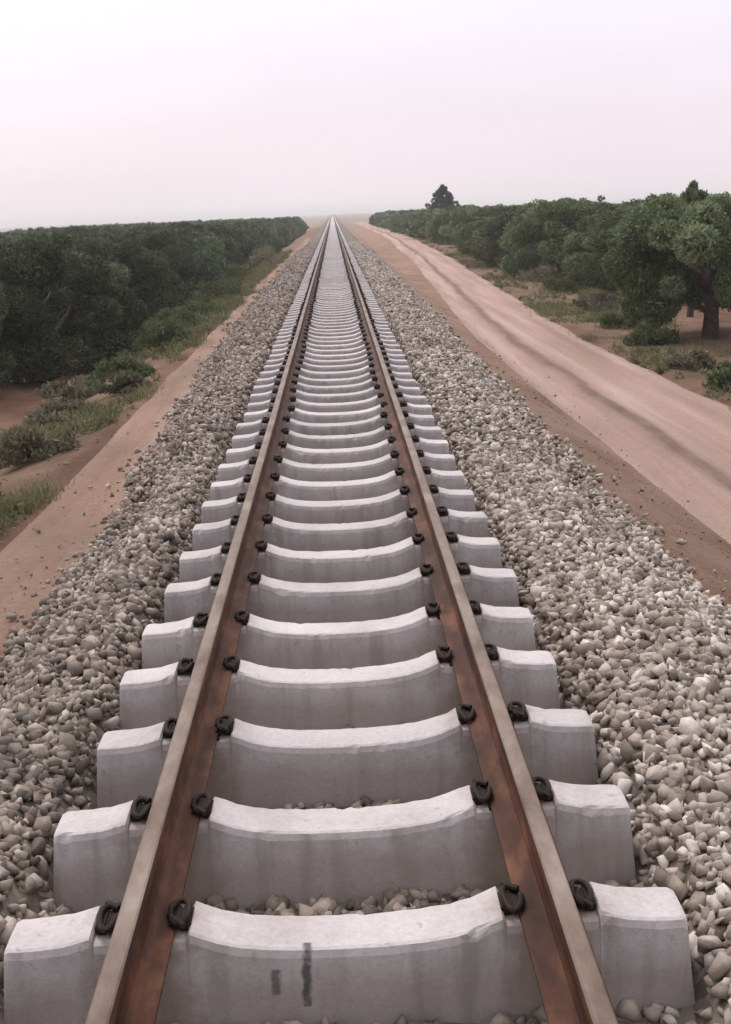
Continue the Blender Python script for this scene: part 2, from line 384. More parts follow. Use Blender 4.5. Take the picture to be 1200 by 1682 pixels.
def rock_variants(npts, n):
    out = []
    for k in range(n):
        d = rng.normal(size=(npts, 3)); d /= np.linalg.norm(d, axis=1)[:, None]
        P = d*rng.uniform(0.85, 1.2, (npts, 1))*rng.uniform(0.6, 1.25, 3)
        bm = bmesh.new()
        for p in P: bm.verts.new(p)
        bmesh.ops.convex_hull(bm, input=bm.verts)
        bmesh.ops.delete(bm, geom=[v for v in bm.verts if not v.link_faces], context='VERTS')
        bmesh.ops.triangulate(bm, faces=bm.faces); bmesh.ops.recalc_face_normals(bm, faces=bm.faces)
        bm.verts.index_update()
        out.append((np.array([v.co[:] for v in bm.verts]), np.array([[v.index for v in f.verts] for f in bm.faces]))); bm.free()
    return out
def rand_rot(n):
    q = rng.normal(size=(n, 4)); q /= np.linalg.norm(q, axis=1)[:, None]
    w, x, y, z = q.T
    return np.stack([np.stack([1-2*(y*y+z*z), 2*(x*y-z*w), 2*(x*z+y*w)], 1),
                     np.stack([2*(x*y+z*w), 1-2*(x*x+z*z), 2*(y*z-x*w)], 1),
                     np.stack([2*(x*z-y*w), 2*(y*z+x*w), 1-2*(x*x+y*y)], 1)], 1)
def rocks(P, R, tone, npts, K=24):
    vs = rock_variants(npts, K); Vs, Fs, Ts = [], [], []; off = 0
    pick = rng.integers(0, K, len(P)); rot = rand_rot(len(P))
    for k in range(K):
        i = np.where(pick == k)[0]
        if not len(i): continue
        V0, Fc = vs[k]; nV = len(V0)
        v = np.einsum('nij,vj->nvi', rot[i], V0)*R[i, None, None] + P[i, None, :]
        Vs.append(v.reshape(-1, 3)); Fs.append((Fc[None]+(off+np.arange(len(i))*nV)[:, None, None]).reshape(-1, 3)); off += len(i)*nV
        Ts.append(np.repeat(tone[i], nV))
    return np.concatenate(Vs), np.concatenate(Fs), np.concatenate(Ts)

Y0, STEP, NSL = 2.8795-0.09, 0.6, 300                          # centre of the first sleeper, spacing
def scatter(y0, y1, dens, rmin, rmax):
    n = int((y1-y0)*5.2*dens)
    x = rng.uniform(-2.6, 2.6, n); y = rng.uniform(y0, y1, n)
    keep = np.abs(x) < toe(x, y) + 0.10 + np.abs(rng.normal(0, 0.07, n))*(rng.random(n) < 0.25)
    fr = np.abs(((y-Y0)/STEP+0.5) % 1.0 - 0.5)*STEP
    keep &= ~((np.abs(x) < 0.925) & (fr < 0.118) & (y > Y0-0.3))
    x = x[keep]; y = y[keep]
    r = rng.uniform(rmin, rmax, len(x))*np.where(rng.random(len(x)) < 0.12, 1.35, 1.0)
    z = np.maximum(bed_z(x, y), ground_z(x, y)+0.005) + r*rng.uniform(0.1, 0.75, len(x))*np.where(np.abs(x) < 0.9, 0.6, 1)
    cl = 0.55*fbm(x*1.1, y*1.1)
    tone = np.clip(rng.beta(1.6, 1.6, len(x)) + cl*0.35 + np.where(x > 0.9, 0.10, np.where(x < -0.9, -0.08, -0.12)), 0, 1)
    return np.stack([x, y, z], 1), r, tone
A = scatter(1.2, 9, 1350, 0.014, 0.034); B = scatter(9, 30, 520, 0.019, 0.039); Cc = scatter(30, 80, 190, 0.026, 0.046)
def stray(n, x0, x1, y0, y1, rmin, rmax):                      # pebbles and clods lying about on road, path and banks
    y = y0+(y1-y0)*rng.random(n)**1.6; x = rng.uniform(x0, x1, n)
    keep = rng.random(n) < 0.35+0.9*(fbm(x*0.8, y*0.4)+0.2); x, y = x[keep], y[keep]
    r = rmin+(rmax-rmin)*rng.random(len(x))**3
    return np.stack([x, y, ground_z(x, y)+0.012+r*0.25], 1), r, np.clip(rng.normal(0.42, 0.16, len(x)), 0, 1)
D1 = stray(2400, 1.95, 3.1, 4, 45, 0.005, 0.020); D2 = stray(700, 3.0, 6.5, 8, 50, 0.004, 0.015); D3 = stray(2200, -3.6, -1.8, 4, 40, 0.006, 0.024)
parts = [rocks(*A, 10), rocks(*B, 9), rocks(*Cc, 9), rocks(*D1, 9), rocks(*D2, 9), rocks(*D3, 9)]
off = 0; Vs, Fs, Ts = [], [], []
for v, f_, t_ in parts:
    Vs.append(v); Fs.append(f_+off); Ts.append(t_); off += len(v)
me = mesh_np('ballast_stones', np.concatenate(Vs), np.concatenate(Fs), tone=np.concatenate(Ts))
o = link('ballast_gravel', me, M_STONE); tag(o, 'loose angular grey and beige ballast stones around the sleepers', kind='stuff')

# ------------------------------------------------------------------ track
RX = 0.527                                                    # rail centre from the track centre
def sleeper_profile():
    half = [(0.0, -0.060), (0.10, -0.059), (0.20, -0.053), (0.28, -0.042), (0.335, -0.027), (0.375, -0.010), (0.405, 0.003),
            (0.412, -0.005), (0.414, -0.016), (0.655, -0.016), (0.658, -0.005), (0.664, 0.004), (0.69, -0.004), (0.735, -0.016), (0.80, -0.022), (0.875, -0.024), (0.888, -0.030)]
    return [(-x, z) for x, z in half[:0:-1]] + half
def sleeper_mesh(name, clips=False):
    p0 = sleeper_profile(); prof = []
    for (xa, za), (xb_, zb_) in zip(p0[:-1], p0[1:]):
        nseg = max(1, int((xb_-xa)/0.022)) if not clips else 1
        prof += [(xa+(xb_-xa)*k/nseg, za+(zb_-za)*k/nseg) for k in range(nseg)]
    prof.append(p0[-1])
    bm = bmesh.new(); rings = []; J = 0.0 if clips else 1.0
    for x, z in prof:
        ax = abs(x); bot = -0.31; end = smooth(0.86, 0.89, ax)
        slope = 0.125/(0.225)                                    # side batter
        hw_top = 0.083 - 0.006*end
        hb = 0.118 - 0.004*end
        ch = 0.007
        sec = [(-hb, bot), (-hw_top-0.004, z-0.014-ch), (-hw_top+0.004, z-0.003), (-hw_top+0.014, z), (0, z+0.002), (hw_top-0.014, z), (hw_top-0.004, z-0.003), (hw_top+0.004, z-0.014-ch), (hb, bot)]
        jf, jb = abs(rng.normal(0, 0.0016)), abs(rng.normal(0, 0.0016))
        if rng.random() < 0.05: jf += rng.uniform(0.004, 0.011)
        if rng.random() < 0.05: jb += rng.uniform(0.004, 0.011)
        jf *= J; jb *= J
        sec = [sec[0], (sec[1][0]+jf*0.3, sec[1][1]-jf), (sec[2][0]+jf, sec[2][1]-jf*0.8), (sec[3][0]+jf*0.8, sec[3][1]-jf*0.2), sec[4],
               (sec[5][0]-jb*0.8, sec[5][1]-jb*0.2), (sec[6][0]-jb, sec[6][1]-jb*0.8), (sec[7][0]-jb*0.3, sec[7][1]-jb), sec[8]]
        rings.append([bm.verts.new((x + (0.018*np.sign(x) if (ax > 0.88 and k in (0, 8)) else 0), y, zz)) for k, (y, zz) in enumerate(sec)])
    for a, b in zip(rings[:-1], rings[1:]):
        for k in range(8): bm.faces.new((a[k], b[k], b[k+1], a[k+1]))
        bm.faces.new((a[8], b[8], b[0], a[0]))
    bm.faces.new(rings[0]); bm.faces.new(rings[-1][::-1])
    bmesh.ops.recalc_face_normals(bm, faces=bm.faces)
    if clips:
        for s in (-1, 1):
            for q in (-1, 1):
                g = bmesh.ops.create_cube(bm, size=1.0); vs = g['verts']
                bmesh.ops.transform(bm, matrix=Matrix.Translation((s*0.531+q*0.098, 0, 0.008)) @ Matrix.Diagonal((0.055, 0.11, 0.045, 1)), verts=vs)
                for f in {f for v in vs for f in v.link_faces}: f.material_index = 1
    me = bpy.data.meshes.new(name); bm.to_mesh(me); bm.free()
    return me

def tube(bm, pts, rad, n=8, cap=True, closed=False):
    pts = [Vector(p) for p in pts]; rings = []
    rads = rad if isinstance(rad, (list, tuple)) else [rad]*len(pts)
    prev = None
    for i, p in enumerate(pts):
        d = (pts[min(i+1, len(pts)-1)] - pts[max(i-1, 0)]).normalized()
        ref = prev if prev is not None else (Vector((0, 0, 1)) if abs(d.z) < 0.9 else Vector((1, 0, 0)))
        u = (ref - d*ref.dot(d)).normalized(); v = d.cross(u); prev = u
        rings.append([bm.verts.new(p + (u*math.cos(a)+v*math.sin(a))*rads[i]) for a in [2*math.pi*k/n for k in range(n)]])
    for a, b in zip(rings[:-1], rings[1:]):
        for k in range(n): bm.faces.new((a[k], a[(k+1) % n], b[(k+1) % n], b[k]))
    if cap: bm.faces.new(rings[0][::-1]); bm.faces.new(rings[-1])
    return rings

def clip_mesh():
    """Iron spring clip: cast shoulder with a bent bar that presses on the rail foot (rail lies towards -X)."""
    bm = bmesh.new()
    g = bmesh.ops.create_cube(bm, size=1.0)
    bmesh.ops.transform(bm, matrix=Matrix.Translation((0.012, 0.0, 0.000)) @ Matrix.Diagonal((0.032, 0.085, 0.030, 1)), verts=g['verts'])
    bmesh.ops.bevel(bm, geom=[e for e in bm.edges], offset=0.006, segments=2, affect='EDGES')
    g2 = bmesh.ops.create_cube(bm, size=1.0)
    bmesh.ops.transform(bm, matrix=Matrix.Translation((-0.020, 0.0, 0.002)) @ Matrix.Diagonal((0.030, 0.09, 0.012, 1)), verts=g2['verts'])
    P = []
    for a in np.linspace(-2.6, 2.9, 22):
        P.append((-0.006+0.024*math.cos(a), 0.055*math.sin(a)*(1+0.1*math.sin(a)), 0.019+0.005*math.cos(2*a)))
    P += [(-0.030, 0.0, 0.018), (-0.031, -0.012, 0.013)]
    tube(bm, [(0.012, -0.062, 0.016)]+P, 0.0085, 8)
    bmesh.ops.recalc_face_normals(bm, faces=bm.faces)
    me = bpy.data.meshes.new('rail_clip'); bm.to_mesh(me); bm.free(); return me
def pad_mesh():
    bm = bmesh.new(); g = bmesh.ops.create_cube(bm, size=1.0)
    bmesh.ops.transform(bm, matrix=Matrix.Diagonal((0.150, 0.15, 0.006, 1)), verts=g['verts'])
    me = bpy.data.meshes.new('rail_pad'); bm.to_mesh(me); bm.free(); return me

ORD = ['nearest', 'second', 'third', 'fourth', 'fifth', 'sixth', 'seventh', 'eighth', 'ninth', 'tenth', 'eleventh', 'twelfth', 'thirteenth', 'fourteenth', 'fifteenth', 'sixteenth']
me_s0 = sleeper_mesh('sleeper_stained'); me_v = [sleeper_mesh('sleeper') for k in range(6)]; me_far = sleeper_mesh('sleeper_far', True)
me_clip = clip_mesh(); me_pad = pad_mesh()
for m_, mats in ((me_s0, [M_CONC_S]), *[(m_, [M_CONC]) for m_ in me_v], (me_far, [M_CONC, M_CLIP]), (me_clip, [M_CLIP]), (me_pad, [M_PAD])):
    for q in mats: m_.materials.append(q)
GS = 'concrete sleepers in a row up the track'
proto = None
for i in range(NSL):
    y = Y0+STEP*i
    if i == 0: o = bpy.data.objects.new('sleeper', me_s0)
    else: o = bpy.data.objects.new('sleeper', me_v[i % 6] if i < 48 else me_far)
    COL.objects.link(o)
    o.location = (random.gauss(0, 0.009), y+random.gauss(0, 0.007), random.gauss(0, 0.0015))
    o.rotation_euler.z = random.gauss(0, 0.004)
    if i == 0: lab = 'pale concrete sleeper nearest the camera, two dark streaks down its front face'
    elif i == 1: lab = 'pale concrete sleeper second from the camera, just behind the one with dark streaks'
    elif i < len(ORD): lab = f'pale concrete sleeper, {ORD[i]} from the camera counting up the track'
    elif i < 48: lab = 'pale concrete sleeper up the track beyond the sixteenth, its gaps still showing'
    else: lab = 'small pale concrete sleeper far up the track where the gaps close up'
    tag(o, lab, 'railway sleeper', GS)
    if i < 48:
        for s in (-1, 1):
            for q in (-1, 1):
                c = bpy.data.objects.new('rail_clip', me_clip); COL.objects.link(c); c.parent = o
                c.location = (s*0.531+q*0.098, 0, 0.0)
                if q < 0: c.rotation_euler.z = math.pi
            c = bpy.data.objects.new('rail_pad', me_pad); COL.objects.link(c); c.parent = o
            c.location = (s*RX, 0, -0.0125)
# the rest of the row, beyond what one can count
V0 = np.array([v.co[:] for v in me_far.vertices]); pol = [list(p.vertices) for p in me_far.polygons]; mi = [p.material_index for p in me_far.polygons]
vv, ff, mm = [], [], []
for i in range(NSL, 1100):
    k = len(V0)*(i-NSL)
    vv.append(V0+np.array([0, Y0+STEP*i, 0])); ff += [[a+k for a in p] for p in pol]; mm += mi
me = bpy.data.meshes.new('far_sleepers'); me.from_pydata(np.concatenate(vv).tolist(), [], ff)
me.polygons.foreach_set('material_index', mm)
o = link('far_sleepers', me, [M_CONC, M_CLIP]); tag(o, 'distant sleepers merging into a grey strip towards the horizon', kind='stuff')

def rail(x, label):
    zb = -0.0085
    ys = list(np.arange(-2, 40, 0.5)) + list(np.arange(40, 200, 4)) + list(np.arange(200, 901, 50))
    def sweep(name, sec, mat, parent=None, closed=True):
        bm = bmesh.new(); rings = []
        for yv in ys:
            w = 0.0015*math.sin(yv*0.9+x)*smooth(0, 10, yv)
            rings.append([bm.verts.new((px+w, yv, pz)) for px, pz in sec])
        n = len(sec)
        for a, b in zip(rings[:-1], rings[1:]):
            for k in range(n): bm.faces.new((a[k], b[k], b[(k+1) % n], a[(k+1) % n]))
        bm.faces.new(rings[0]); bm.faces.new(rings[-1][::-1])
        bmesh.ops.recalc_face_normals(bm, faces=bm.faces)
        me = bpy.data.meshes.new(name); bm.to_mesh(me); bm.free()
        o = link(name, me, mat, parent)
        return o
    half = [(0.078, 0), (0.078, 0.010), (0.070, 0.0125), (0.036, 0.020), (0.015, 0.031), (0.0085, 0.050), (0.0075, 0.080), (0.009, 0.115), (0.014, 0.127), (0.0245, 0.133)]
    sec = [(px, zb+pz) for px, pz in half] + [(-px, zb+pz) for px, pz in half[::-1]]
    o = sweep('steel_rail', sec, M_WEB); o.location.x = x
    hh = [(0.0240, 0.1332), (0.0262, 0.138), (0.0266, 0.160), (0.0248, 0.168), (0.020, 0.1722), (0.011, 0.1738), (0.0, 0.1742)]
    sec = [(px, zb+pz) for px, pz in hh] + [(-px, zb+pz) for px, pz in hh[-2::-1]]
    h = sweep('rail_head', sec, M_HEAD, o)
    h.data.materials.append(M_WEB)
    for f in h.data.polygons:
        if f.normal.z < 0.35: f.material_index = 1
    tag(o, label, 'rail', 'steel rails of the track')
rail(-RX, 'left rusty steel rail, on the side of the narrow path and dense dark grove')
rail(RX, 'right rusty steel rail, on the side of the pale dirt road')

# ------------------------------------------------------------------ vegetation
def leaves(C_, R_, per, lsize, lw, up_bias=0.3, hollow=0.62, squash=0.85, tone_base=0.5):
    """leaf quads filling clumps at C_ (n,3) with radii R_."""
    n = len(C_); idx = np.repeat(np.arange(n), per if np.ndim(per) else np.full(n, per)); N = len(idx)
    d = rng.normal(size=(N, 3)); d /= np.linalg.norm(d, axis=1)[:, None]
    rr = rng.uniform(hollow, 1.05, N)**0.6
    P = C_[idx] + d*(R_[idx]*rr)[:, None]*np.array([1, 1, squash])
    ax = d*0.6 + rng.normal(size=(N, 3))*0.7 + np.array([0, 0, up_bias]); ax /= np.linalg.norm(ax, axis=1)[:, None]
    w = np.cross(ax, rng.normal(size=(N, 3))); w /= np.linalg.norm(w, axis=1)[:, None]
    L = lsize*rng.uniform(0.6, 1.3, N)[:, None]*0.5; Wd = lw*rng.uniform(0.7, 1.3, N)[:, None]*0.5
    V = np.stack([P-ax*L, P+w*Wd, P+ax*L, P-w*Wd], 1).reshape(-1, 3)
    Fc = np.arange(4*N).reshape(-1, 4)
    ct = rng.uniform(-0.25, 0.22, n)[idx]
    t = np.clip(tone_base + ct + rng.normal(0, 0.16, N), 0, 1)
    return V, Fc, np.repeat(t, 4)

def olive_clumps(H, R, n, low):
    C_, R_ = [], []
    lobes = [(rng.uniform(0, 6.28), rng.uniform(0.75, 1.2)) for _ in range(5)]
    for k in range(n):
        a = rng.uniform(0, 2*math.pi); v = rng.random()
        z = low + (H-low)*v**0.85
        prof = math.sqrt(max(0.05, 1-((v-0.38)/0.68)**2))
        lob = 1+0.22*sum(math.cos(a-b)*(s-0.9) for b, s in lobes)
        rad = R*prof*lob*math.sqrt(rng.uniform(0.3, 1.0))
        C_.append((rad*math.cos(a), rad*math.sin(a), z-0.22)); R_.append(rng.uniform(0.22, 0.56)*(1.0 if n > 70 else 1.1))
    for k in range(6):                                          # shoots that break the outline
        a = rng.uniform(0, 2*math.pi); rad = R*rng.uniform(0.1, 0.7)
        C_.append((rad*math.cos(a), rad*math.sin(a), H+rng.uniform(-0.15, 0.12))); R_.append(rng.uniform(0.12, 0.22))
    return np.array(C_), np.array(R_)

def trunk_mesh(H, R, th, lean=0.15, limbs=5):
    bm = bmesh.new()
    top = Vector((rng.uniform(-lean, lean), rng.uniform(-lean, lean), th))
    base = [Vector((0, 0, -0.25)), Vector((0.02, 0, 0.05)), top*0.5+Vector((rng.uniform(-0.05, 0.05), 0.03, 0)), top]
    tube(bm, base, [0.30, 0.21, 0.165, 0.15], 10)
    for k in range(limbs):
        a = 2*math.pi*(k+rng.uniform(-0.2, 0.2))/limbs; out = R*rng.uniform(0.45, 0.72)
        e1 = top + Vector((math.cos(a)*out*0.5, math.sin(a)*out*0.5, (H-th)*rng.uniform(0.3, 0.45)))
        e2 = top + Vector((math.cos(a)*out, math.sin(a)*out, (H-th)*rng.uniform(0.55, 0.85)))
        tube(bm, [top-Vector((0, 0, 0.08)), (top+e1)/2+Vector((0, 0, 0.05)), e1, e2], [0.11, 0.085, 0.06, 0.02], 7)
        for j in range(2):
            b = a+rng.uniform(-0.9, 0.9)
            tube(bm, [e1, e1+Vector((math.cos(b)*out*0.3, math.sin(b)*out*0.3, 0.25)), e1+Vector((math.cos(b)*out*0.55, math.sin(b)*out*0.55, rng.uniform(0.3, 0.8)))], [0.045, 0.03, 0.012], 5)
    me = bpy.data.meshes.new('trunk'); bm.to_mesh(me); bm.free()
    me.polygons.foreach_set('use_smooth', [True]*len(me.polygons)); me.materials.append(M_BARK); return me

def crown_mesh(H, R, low, clumps, per, ls, lw, mat=None):
    C_, R_ = olive_clumps(H, R, clumps, low)
    per = np.maximum(8, per*(R_/R_.mean())**2).astype(int)
    V, Fc, t = leaves(C_, R_, per, ls, lw)
    # paler, greyer foliage on some boughs, darker inside kinds of shoot: grows with clump, not with light
    me = mesh_np('crown', V, Fc, tone=t); me.materials.append(mat or M_OLIVE); return me

NEAR = [(crown_mesh(2.95, 2.1, 0.2, 78, 560, 0.13, 0.046), trunk_mesh(2.7, 2.1, 0.7)) for k in range(3)]
TREE_R = (crown_mesh(2.95, 2.25, 0.95, 80, 580, 0.13, 0.043, M_OLIVE_PALE), trunk_mesh(2.7, 2.2, 1.0, 0.08))
MID = [crown_mesh(2.9, 2.2, 0.2, 62, 250, 0.19, 0.075) for k in range(4)]
FAR = [crown_mesh(2.85, 2.3, 0.2, 60, 70, 0.36, 0.14) for k in range(4)]
MID_R = [crown_mesh(2.9, 2.2, 0.3, 62, 250, 0.19, 0.075, M_OLIVE_PALE) for k in range(3)]
FAR_R = [crown_mesh(2.85, 2.3, 0.25, 60, 70, 0.36, 0.14, M_OLIVE_PALE) for k in range(3)]
NEAR_R = [(crown_mesh(2.95, 2.1, 0.4, 76, 570, 0.13, 0.045, M_OLIVE_PALE), trunk_mesh(2.7, 2.1, 0.9)) for k in range(2)]
MIDT = trunk_mesh(2.6, 2.0, 0.8, 0.1, 4)

def joined_far(cm):                                            # far copies: crown and trunk in one mesh, too small to show parts
    me = cm.copy(); bm = bmesh.new(); bm.from_mesh(me)
    n0 = len(bm.faces); tube(bm, [(0, 0, -0.3), (0, 0, 0.5), (0, 0, 1.6)], [0.24, 0.17, 0.1], 6)
    bm.faces.ensure_lookup_table()
    for f in bm.faces[n0:]: f.material_index = 1
    bm.to_mesh(me); bm.free(); me.materials.append(M_BARK); return me
FARJ = [joined_far(m_) for m_ in FAR]; FARJ_R = [joined_far(m_) for m_ in FAR_R]

def place_tree(name, x, y, crown, trunk, label, cat, group, sc, rz, joined=None):
    z = float(ground_z(x, y))
    if joined is not None:
        o = bpy.data.objects.new(name, joined); COL.objects.link(o)
    else:
        o = bpy.data.objects.new(name, None); o.empty_display_size = 0.3; COL.objects.link(o)
        for nm, mm_ in (('trunk', trunk), ('crown', crown)):
            c = bpy.data.objects.new(nm, mm_); COL.objects.link(c); c.parent = o
    o.location = (x, y, z-0.02); o.rotation_euler.z = rz; o.scale = sc
    tag(o, label, cat, group); return o

def grove(side, rows, first, nlab, group):
    """rows: (x, y start, spacing)."""
    k = 0; n = 0
    for ri, (rx, ys, st) in enumerate(rows):
        y = ys
        while y < 212:
            x = rx + random.uniform(-0.5, 0.5) + (rx*0.0)
            y_ = y + random.uniform(-0.7, 0.7)
            if abs(x)/y_ < 0.345:
                s = random.uniform(0.9, 1.06); eye = CAM_Z - float(ground_z(x, y_))
                hz = (eye - (0.42 if side < 0 else 0.08) + random.uniform(-0.25, 0.1)*(1 if side < 0 else 1.8))/2.95
                sc = (s, s, hz)
                if ri == 0 and k < nlab:
                    lab = first[k]; k += 1
                elif ri == 0: lab = ('dark olive tree farther along the row edging the left verge' if side < 0 else 'olive tree farther along the row behind the dirt road')
                else: lab = ('dark olive tree massed in the left grove behind its front row' if side < 0 else 'olive tree massed in the right grove behind its front row')
                rz = random.uniform(0, 6.28)
                if y_ < 46: cr, tr = NEAR[n % 3] if side < 0 else NEAR_R[n % 2]; place_tree('olive_tree', x, y_, cr, tr, lab, 'tree', group, sc, rz)
                elif y_ < 85: place_tree('olive_tree', x, y_, MID[n % 4] if side < 0 else MID_R[n % 3], MIDT, lab, 'tree', group, sc, rz)
                else: place_tree('olive_tree', x, y_, None, None, lab, 'tree', group, sc, rz, joined=FARJ[n % 4] if side < 0 else FARJ_R[n % 3])
                n += 1
            y += st
    return n

LEFT_FIRST = [f'dark olive tree, {w} from the camera in the front row of the left grove' for w in ORD[1:7]]
place_tree('olive_tree', -8.1, 23.0, NEAR[1][0], NEAR[1][1], 'dark olive tree nearest the camera in the left grove, cut by the frame', 'tree', 'olive trees of the left grove', (0.95, 0.95, 0.9), 2.0)
grove(-1, [(-6.7, 25.4, 4.6), (-11.5, 33, 5.2), (-17, 52, 6), (-23, 70, 6.5), (-30, 92, 7.5), (-38, 116, 8.5)], LEFT_FIRST, 6, 'olive trees of the left grove')
RIGHT_FIRST = [f'olive tree, {w} from the camera in the row behind the dirt road' for w in ORD[1:6]]
place_tree('olive_tree', 7.35, 23.3, TREE_R[0], TREE_R[1], 'olive tree with a bare dark trunk nearest the camera beside the dirt road', 'tree', 'olive trees of the right grove', (0.88, 0.88, 0.93), 0.6)
grove(1, [(8.9, 33.0, 5.4), (12.5, 36, 5.4), (17.5, 50, 6), (23.5, 68, 6.5), (30, 88, 7.5), (38, 112, 8.5)], RIGHT_FIRST, 5, 'olive trees of the right grove')

# taller conical tree standing out of the right grove, and a bare-topped sapling behind the near one
def conifer(x, y, H, R, label):
    C_, R_ = [], []
    for k in range(120):
        v = rng.random()**1.1; a = rng.uniform(0, 6.28); rad = R*(1-v)**0.8*(1+0.25*math.sin(3*a+7*v))*math.sqrt(rng.uniform(0.2, 1))
        C_.append((rad*math.cos(a), rad*math.sin(a), 0.5+(H-0.6)*v)); R_.append((0.14+0.42*(1-v))*rng.uniform(0.7, 1.25))
    V, Fc, t = leaves(np.array(C_), np.array(R_), 60, 0.34, 0.12, 0.6)
    cm = mesh_np('crown', V, Fc, tone=t); cm.materials.append(M_DARKLEAF)
    bm = bmesh.new(); tube(bm, [(0, 0, -0.3), (0, 0, H*0.4), (0, 0, H*0.9)], [0.28, 0.18, 0.04], 8)
    tm = bpy.data.meshes.new('trunk'); bm.to_mesh(tm); bm.free(); tm.materials.append(M_BARK)
    place_tree('conical_tree', x, y, cm, tm, label, 'tree', None, (1, 1, 1), 0)
conifer(11.3, 124, 4.6, 2.7, 'dark pointed tree standing taller than the right grove beside it')
def sapling(x, y, H, label):
    C_, R_ = [], []
    for k in range(60):
        v = rng.random()**0.8; a = rng.uniform(0, 6.28); rad = 1.25*(1-v)**0.8*rng.random()
        C_.append((rad*math.cos(a), rad*math.sin(a), H*(0.45+0.53*v))); R_.append(rng.uniform(0.10, 0.20)*(1.15-0.6*v))
    C_, R_ = np.array(C_), np.array(R_)
    V, Fc, t = leaves(C_, R_, 70, 0.14, 0.04, 0.8, 0.3)
    cm = mesh_np('crown', V, Fc, tone=t); cm.materials.append(M_OLIVE_PALE)
    bm = bmesh.new(); tube(bm, [(0, 0, -0.3), (0.05, 0, H*0.4), (0, 0.03, H*0.95)], [0.09, 0.06, 0.015], 8)
    tm = bpy.data.meshes.new('trunk'); bm.to_mesh(tm); bm.free(); tm.materials.append(M_BARK)
    place_tree('slender_tree', x, y, cm, tm, label, 'tree', None, (1, 1, 1), 0)
sapling(8.15, 27.4, 3.02, 'slender tree whose tip rises above the crown of the bare-trunked olive')

def bush(name, x, y, R, H, mat, label, group, ls=0.10, lw=0.03, per=130, n=16, up_=0.8):
    C_, R_ = [], []
    for k in range(n):
        a = rng.uniform(0, 6.28); rad = R*math.sqrt(rng.random())*0.8
        C_.append((rad*math.cos(a), rad*math.sin(a), H*rng.uniform(0.15, 0.8)*(1-0.5*(rad/R)**2))); R_.append(R*rng.uniform(0.22, 0.4))
    V, Fc, t = leaves(np.array(C_), np.array(R_), per, ls, lw, up_, 0.2, H/R*0.7)
    V[:, 2] = np.maximum(V[:, 2], 0.0)
    cm = mesh_np('foliage', V, Fc, tone=t); cm.materials.append(mat)
    bm = bmesh.new()
    for k in range(6):
        a = rng.uniform(0, 6.28); q = R*rng.uniform(0.2, 0.6)
        tube(bm, [(0.03*math.cos(a), 0.03*math.sin(a), -0.08), (q*0.4*math.cos(a), q*0.4*math.sin(a), H*0.35), (q*math.cos(a), q*math.sin(a), H*0.75)], [0.016, 0.011, 0.004], 5)
    tm = bpy.data.meshes.new('stem'); bm.to_mesh(tm); bm.free(); tm.materials.append(M_BARK)
    o = bpy.data.objects.new(name, None); o.empty_display_size = 0.2; COL.objects.link(o)
    for nm, mm_ in (('stem', tm), ('foliage', cm)):
        c = bpy.data.objects.new(nm, mm_); COL.objects.link(c); c.parent = o
    o.location = (x, y, float(ground_z(x, y))-0.01)
    tag(o, label, 'bush', group)
GL, GR = 'bushes along the left verge', 'bushes along the right verge'
